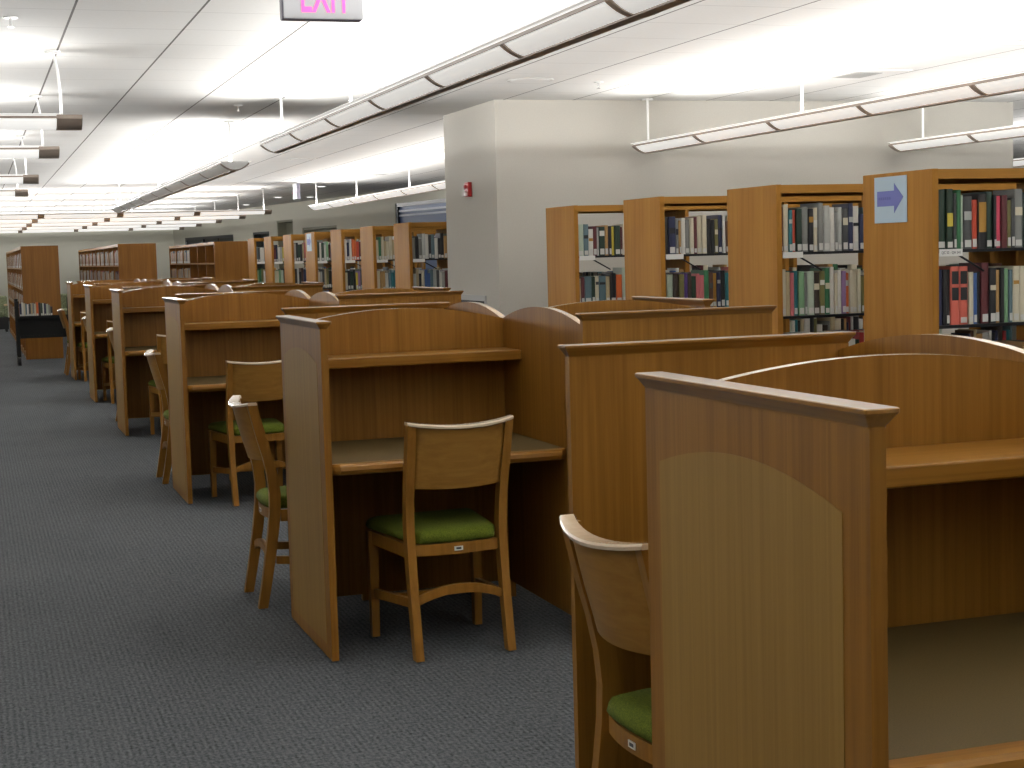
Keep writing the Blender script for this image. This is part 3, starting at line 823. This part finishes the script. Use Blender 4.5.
# (colour, width in picture units, height) ; unit metres per step given with each row
R = {}
R[0, 0] = (.0051, 'beige 2 .20,dgreen 9 .268,dgreen 7 .27,dgrey 3 .25,green 4 .265,pgreen 3 .24,dgrey 9 .235,redor 6 .22,black 9 .245,dgreen 7 .255,black 3 .24,rose 5 .235,maroon 6 .238,olive 4 .215,dgrey 4 .225,grey 9 .265,dgreen 8 .25')
R[0, 1] = (.0051, 'cream 2 .22,navy 5 .25,black 4 .25,black 4 .25,salmon 9 .262,salmon 9 .262,cream 5 .235,blue 4 .23,black 4 .235,maroon 8 .275,black 7 .25,tan 5 .24,black 4 .25,lgreen 5 .245,slate 4 .24,cream 7 .255,cream 7 .255,beige 6 .24')
R[0, 2] = (.0051, 'white 6 .20,cream 5 .205,navy 6 .21,red 5 .21,black 6 .215,white 5 .20,navy 7 .22,cream 8 .21,maroon 6 .20,grey 6 .215,lilac 6 .21,green 7 .21,white 8 .2')
R[1, 0] = (.00125, 'maroon 14 .24,cream 24 .255,teal 19 .225,redor 18 .225,dgreen 27 .23,grey 34 .24,black 25 .23,cream 20 .235,grey 25 .26,lgrey 30 .245,white 24 .235,grey 16 .21,lgrey 20 .235,dgrey 29 .23,navy 24 .255,white 30 .24')
R[1, 1] = (.00125, 'cream 24 .25,beige 22 .235,pink 17 .23,teal 21 .24,lgreen 28 .235,grey 13 .23,pgreen 32 .235,dbrown 30 .225,olive 26 .235,green 25 .25,white 20 .255,cream 15 .22,white 17 .235,lilac 22 .23,orange 17 .22,cream 19 .235,cream 19 .23,cream 16 .24')
R[1, 2] = (.00125, 'grey 30 .20,navy 28 .205,cream 25 .20,red 24 .20,dgrey 30 .205,white 26 .20,teal 28 .2,beige 30 .2,maroon 24 .205,grey 30 .2,navy 40 .21,white 40 .2')
R[2, 0] = (.00105, 'black 31 .235,navy 47 .235,grey 20 .22,tan 14 .21,white 25 .225,grey 30 .215,cream 26 .225,maroon 24 .23,cream 29 .235,cream 31 .24,black 27 .215,black 25 .21,olive 25 .215,navy 26 .24')
R[2, 1] = (.00105, 'dgrey 16 .22,pgreen 40 .215,dbrown 38 .22,olive 32 .215,purple 22 .22,dbrown 25 .22,dgreen 28 .20,pink 24 .215,pink 28 .205,green 32 .235,brown 28 .22,gold 26 .215,navy 24 .22,black 28 .23')
R[3, 0] = (.00108, 'pgreen 40 .225,slate 36 .225,white 34 .19,maroon 28 .21,lgrey 12 .20,dgreen 42 .205,tan 26 .215,black 20 .205,yellow 20 .205,dgreen 42 .21,maroon 14 .2')
R[3, 1] = (.00108, 'cream 17 .18,maroon 25 .19,slate 50 .195,dgreen 25 .19,cream 25 .195,slate 50 .195,beige 30 .19,black 40 .21,orange 44 .20')
for (i, lv), (u, s) in R.items():
    x = XS + .036; y = SY[i] + .022; z = LEV[lv]
    for k, e in enumerate(s.split(',')):
        ck, wd, h = e.split(); w = float(wd) * u - .0008; h = float(h)
        yy = y + rnd.uniform(0, .014)
        band = (.38, .60, 'yellow') if (i, lv, k) == (0, 0, 2) else ((.30, .85, 'gold') if (i, lv, k) == (0, 0, 8) else None)
        if band is None and w > .02 and rnd.random() < .35 and ck not in ('salmon',):
            lo = rnd.choice([.55, .6, .68]); band = (lo, lo + rnd.uniform(.05, .18), rnd.choice(['cream', 'white', 'gold', 'black', 'lgrey', 'dgrey']))
        o = one_book(x, yy, z + .0005, w, h, rnd.uniform(.16, .20), ck, 's', '%s book, %s from end on %s shelf of %s' % (WORD[ck], ORD[k], LV[lv], s_short[i]),
                     'books facing the carrels', band=band, plates=(ck == 'salmon'))
        if (i, lv, k) == (0, 0, 8): o.children[0].name = o.children[0].name
        x += w + .0012
    fill_row(y + .004, z + .0005, x + .002, XS + BAY - .02)
for i in range(4):
    for lv in range(5):
        if lv > 2 or (i > 1 and lv == 2): fill_row(SY[i] + .026, LEV[lv] + .0005, XS + .036, XS + BAY - .02)
        fill_row(SY[i] + .026, LEV[lv] + .0005, XS + BAY + .018, XS + 2 * BAY - .02)
        # the range's other side
        if lv > 0:
            fill_row(SY[i] + DEP - .026, LEV[lv] + .0005, XS + .036, XS + BAY - .02, 'n', .22)
        if i in (0, 1) and lv == 0: fill_row(SY[i] + DEP - .026, LEV[lv] + .0005, XS + BAY + .02, XS + 1.6 * BAY, 'n', .22)
G = {}
G[0, 0] = 'grey,black,grey,lgrey,white,black,slate,white,black,black,tan,olive,yellow'; G[0, 1] = 'lgrey,beige,black,cream,blue,blue,slate,lgrey,dgrey,white,lgrey,maroon,white'
G[1, 0] = 'cream,green,cream,beige,cream,cream,beige,cream'; G[1, 1] = 'cream,tan,tan,white,slate,teal,teal,green'
G[2, 0] = 'white,navy,white,orange,orange,redor,maroon'; G[2, 1] = 'cream,black,dgreen,black,yellow,lilac,dgrey'
G[3, 0] = 'dgreen,white,dgreen,white,lgreen,maroon'; G[3, 1] = 'cream,lgrey,dgrey,beige,olive,black'
G[4, 0] = 'lgrey,black,dgreen,black,beige'; G[4, 1] = 'black,lgrey,black,brown,navy'
G[5, 0] = 'maroon,navy,white,lgrey,yellow,yellow'; G[5, 1] = 'pgreen,cream,lgreen,pgreen,black'
G[6, 0] = 'slate,dgrey,white,white,dgrey'; G[6, 1] = 'lgreen,green,olive,white,lgrey'
for (i, lv), s in G.items():
    x = XS + .036; y = GY[i] + .022; z = LEV[lv]
    for k, ck in enumerate(s.split(',')):
        w = rnd.uniform(.024, .034); h = rnd.uniform(.19, .25)
        one_book(x, y + rnd.uniform(0, .012), z + .0005, w, h, .18, ck, 's', '%s book, %s from end panel on %s shelf of %s' % (WORD[ck], ORD[k], LV[lv], g_short[i]),
                 'books beyond the white block')
        x += w + .0012
    fill_row(y + .004, z + .0005, x + .002, XS + BAY - .02)
for i in range(7):
    for lv in range(2, 4): fill_row(GY[i] + .026, LEV[lv] + .0005, XS + .036, XS + BAY - .02)
    for lv in range(1, 3): fill_row(GY[i] + DEP - .026, LEV[lv] + .0005, XS + .036, XS + BAY - .02, 'n', .22)
    fill_row(GY[i] + DEP - .026, LEV[0] + .0005, XS + .036, XS + BAY * .6, 'n', .22)
    fill_row(GY[i] + DEP - .026, LEV[0] + .0005, XS + BAY + .02, XS + 2 * BAY - .02, 'n', .22)
    fill_row(GY[i] + .026, LEV[0] + .0005, XS + BAY + .02, XS + 2 * BAY - .02)

# ------------------------------------------------------------------ far bookcases (ranges run along Y, backs of their ends toward us)
def far_case(label, x0, x1, y0, length, bays, empty_first, mat, indiv=0, short=''):
    t = thing('bookcase', label, 'bookcase', (x0, y0, 0), 0, 'far bookcases with ends toward the carrels')
    w = x1 - x0; H = 1.81; b = length / bays
    MB().cbox(0, w, 0, .035, 0, H, .003).build('end_panel', mat, t)
    MB().cbox(0, w, length - .035, length, 0, H, .003).build('end_panel', mat, t)
    for k in range(1, bays): MB().box(.004, w - .004, k * b - .014, k * b + .014, 0, H - .05).build('divider', mat, t)
    MB().box(w / 2 - .008, w / 2 + .008, .035, length - .035, .08, H - .05).build('back_board', mat, t)
    MB().box(0, w, .0355, length - .0355, H - .045, H - .002).build('top_panel', M['case_x'], t)
    MB().box(.01, w - .01, .0355, length - .0355, 0, .08).build('plinth', mat, t)
    for zi, z in enumerate(LEV):
        for k in range(bays):
            ya = .0355 if k == 0 else k * b + .0145; yb = (k + 1) * b - .0145 if k < bays - 1 else length - .0355
            for xa, xb in ((.006, w / 2 - .009), (w / 2 + .009, w - .006)):
                MB().box(xa, xb, ya, yb, z - .02, z).build('shelf', M['case_x'], t)
    n = 0
    for zi, z in enumerate(LEV[:4]):
        for k in range(bays):
            if k < empty_first: continue
            y = (k + 1) * b - .02; y1 = k * b + .04
            order = 0
            ys_ = y1
            while ys_ < y - .05:
                ww = rnd.uniform(.022, .045); hh = rnd.uniform(.19, .25)
                if ys_ + ww > y - .05: break
                ck = rnd.choice(['cream', 'white', 'lgrey', 'beige', 'grey', 'pink', 'tan', 'dgrey', 'maroon', 'slate', 'navy', 'cream', 'lgrey'])
                if k == 0 and zi < 2 and order < indiv:
                    one_book(x0 + .014, y0 + ys_ + ww, z + .0005, ww, hh, .17, ck, 'w', '%s book, %s from end panel on %s shelf of %s' % (WORD[ck], ORD[order], LV[zi], short), 'books in far bookcases')
                else:
                    stuff_book(x0 + .014, y0 + ys_ + ww, z + .0005, ww, hh, .17, ck, 'w')
                order += 1; ys_ += ww + .0015
    return t
far_case('dark oak bookcase behind the black book cart, end panel toward the carrels', -1.40, -.82, 20.0, 11.0, 11, 0, M['case_dark'], 12, 'the bookcase behind the cart')
far_case('oak bookcase with filled shelves between the cart bookcase and the emptier one', .11, .72, 20.0, 10.0, 10, 0, M['case_dark'], 12, 'the middle far bookcase')
far_case('oak bookcase with empty shelf bays nearest its broad end panel', 1.66, 2.31, 20.0, 6.3, 6, 3, M['case_dark'])

st = STUFF.build('books', STUFF_M); tag(st, 'remaining rows of small library books filling the back and side shelves', 'books', None, 'stuff')

# ------------------------------------------------------------------ arrow signs
def arrow_sign(label, y0, y1, z0, z1, xx, curl=.004):
    t = thing('arrow_sign', label, 'paper sign', (xx, (y0 + y1) / 2, z0))
    h = z1 - z0; w = abs(y0 - y1)
    MB().box(-.0035, -.0005, -w / 2, w / 2, 0, h).build('paper', M['paper'], t)
    # arrow pointing to -y (rightward for the reader)
    def Y(u): return w / 2 - u * w
    pts = [(Y(.09), .36 * h), (Y(.62), .36 * h), (Y(.62), .20 * h), (Y(.90), .545 * h), (Y(.62), .85 * h), (Y(.62), .69 * h), (Y(.09), .69 * h)]
    MB().prism(pts, 'x', -.0045, -.0036).build('arrow', M['arrow'], t)
    pr = MB()
    for k in range(6): pr.box(-.0052, -.0046, Y(.14 + k * .065 + .045), Y(.14 + k * .065), .50 * h, .56 * h)
    pr.build('faint_print', M['arrow_dark'], t)
arrow_sign('large pale blue sheet with a blue arrow on the closest bookcase end', .121, -.150, 1.59, 1.803, XS - .0005)
arrow_sign('small pale sheet with a blue arrow on a bookcase beyond the block', 13.50, 13.22, 1.585, 1.805, XS - .0005)

# ------------------------------------------------------------------ book cart
t = thing('book_cart', 'black metal book cart with one row of books by the far bookcase', 'book cart', (-1.155, 18.6, 0))
for sx in (-1, 1):
    for sy in (-1, 1):
        MB().box(sx * .385 - .027, sx * .385 + .027, sy * .17 - .018, sy * .17 + .018, .13, .97 if sy < 0 else 1.0).build('post', M['cart'], t)
        c = MB(); c.v = []
        c.prism([(sy * .17 + .064 * math.cos(2 * PI * k / 14), .065 + .064 * math.sin(2 * PI * k / 14)) for k in range(14)], 'x', sx * .385 - .024, sx * .385 + .024)
        w = c.build('caster', M['rubber'], t)
        MB().box(sx * .385 - .022, sx * .385 + .022, sy * .17 - .02, sy * .17 + .02, .09, .1295).build('caster_fork', M['steel'], w)
    MB().box(sx * .385 - .012, sx * .385 + .012, -.151, .152, .90, .95).build('handle', M['cart'], t)
    MB().box(sx * .385 - .006, sx * .385 + .006, -.152, .152, .40, .72).build('end_plate', M['cart'], t)
for z, nm in ((.735, 'shelf'), (.44, 'shelf')):
    b = MB(); b.box(-.357, .357, -.19, .19, z - .015, z).box(-.357, .357, -.196, -.190, z - .03, z + .012)
    b.build(nm, M['cart'], t)
MB().box(-.357, .357, -.02, -.005, .42, .70).build('back_plate', M['cart'], t)
x = -1.155 - .348
for k, (ck, w, h) in enumerate([('navy', .03, .2), ('white', .026, .215), ('cream', .024, .205), ('slate', .022, .195), ('white', .022, .185), ('dgrey', .03, .19), ('beige', .024, .2), ('grey', .024, .2),
                                ('cream', .022, .19), ('orange', .034, .21), ('black', .03, .205), ('dgreen', .028, .195), ('white', .016, .195), ('navy', .032, .19), ('pgreen', .03, .18), ('grey', .026, .165), ('black', .03, .14)]):
    one_book(x, 18.6 - .18, .7352, w, h, .16, ck, 's', '%s book, %s along the row on the black book cart' % (WORD[ck], ORD[k]), 'books on the cart')
    x += w + .0015

# ------------------------------------------------------------------ lounge seats by the far wall
def lounge(label, x, y):
    t = thing('lounge_chair', label, 'lounge chair', (x, y, 0), 0, 'lounge chairs at the far wall')
    MB().cbox(-.38, .38, -.38, .38, .06, .34, .01).build('base', M['black'], t)
    b = MB()
    for sx in (-1, 1):
        for sy in (-1, 1): b.box(sx * .33 - .025, sx * .33 + .025, sy * .33 - .025, sy * .33 + .025, 0, .06)
    b.build('feet', M['black'], t)
    MB().cbox(-.29, .29, -.37, .22, .341, .47, .03).build('seat', M['couch'], t)
    MB().cbox(-.38, .38, .22, .38, .341, .82, .04).build('backrest', M['couch'], t)
    for s in (-1, 1):
        a = MB().cbox(min(s * .295, s * .38), max(s * .295, s * .38), -.37, .215, .341, .60, .02).build('arm', M['couch'], t)
        MB().box(min(s * .30, s * .375), max(s * .30, s * .375), -.37, .20, .6005, .625).build('arm_cap', M['tan'], a)
lounge('green-grey lounge chair at the frame edge before the far wall', -1.79, 32.0)
lounge('green-grey lounge chair seen between the cart bookcase and the last carrel', -.22, 32.0)

# ------------------------------------------------------------------ world, camera, colour management
w = bpy.data.worlds.new('World'); scn.world = w; w.use_nodes = True
w.node_tree.nodes['Background'].inputs[0].default_value = (0.9, 0.93, 1.0, 1)
w.node_tree.nodes['Background'].inputs[1].default_value = 0.02

F, PITCH, YAW, ROLL = 1580.43, .0831, .3265, .0274
cp, sp, cy, sy = math.cos(PITCH), math.sin(PITCH), math.cos(YAW), math.sin(YAW)
fw = Vector((sy * cp, cy * cp, -sp)); rt = Vector((cy, -sy, 0)); up = rt.cross(fw)
c, s = math.cos(ROLL), math.sin(ROLL)
r2 = rt * c - up * s; u2 = up * c + rt * s
cam = bpy.data.cameras.new('camera'); co = bpy.data.objects.new('camera', cam); COL.objects.link(co)
cam.sensor_fit = 'HORIZONTAL'; cam.sensor_width = 36.0; cam.lens = F * 36.0 / 1024.0
cam.clip_start = .05; cam.clip_end = 200
mw = Matrix((( r2.x, u2.x, -fw.x, -2.1504), (r2.y, u2.y, -fw.y, -6.4249), (r2.z, u2.z, -fw.z, 1.5010), (0, 0, 0, 1)))
co.matrix_world = mw
scn.camera = co
scn.view_settings.view_transform = 'Standard'; scn.view_settings.look = 'None'
scn.view_settings.gamma = 1.0; scn.view_settings.exposure = 0.0; scn.view_settings.use_curve_mapping = False
scn.cycles.use_denoising = True
scn.cycles.max_bounces = 8; scn.cycles.diffuse_bounces = 5; scn.cycles.glossy_bounces = 3
scn.cycles.sample_clamp_indirect = 6.0
print('individual books', NBOOK)
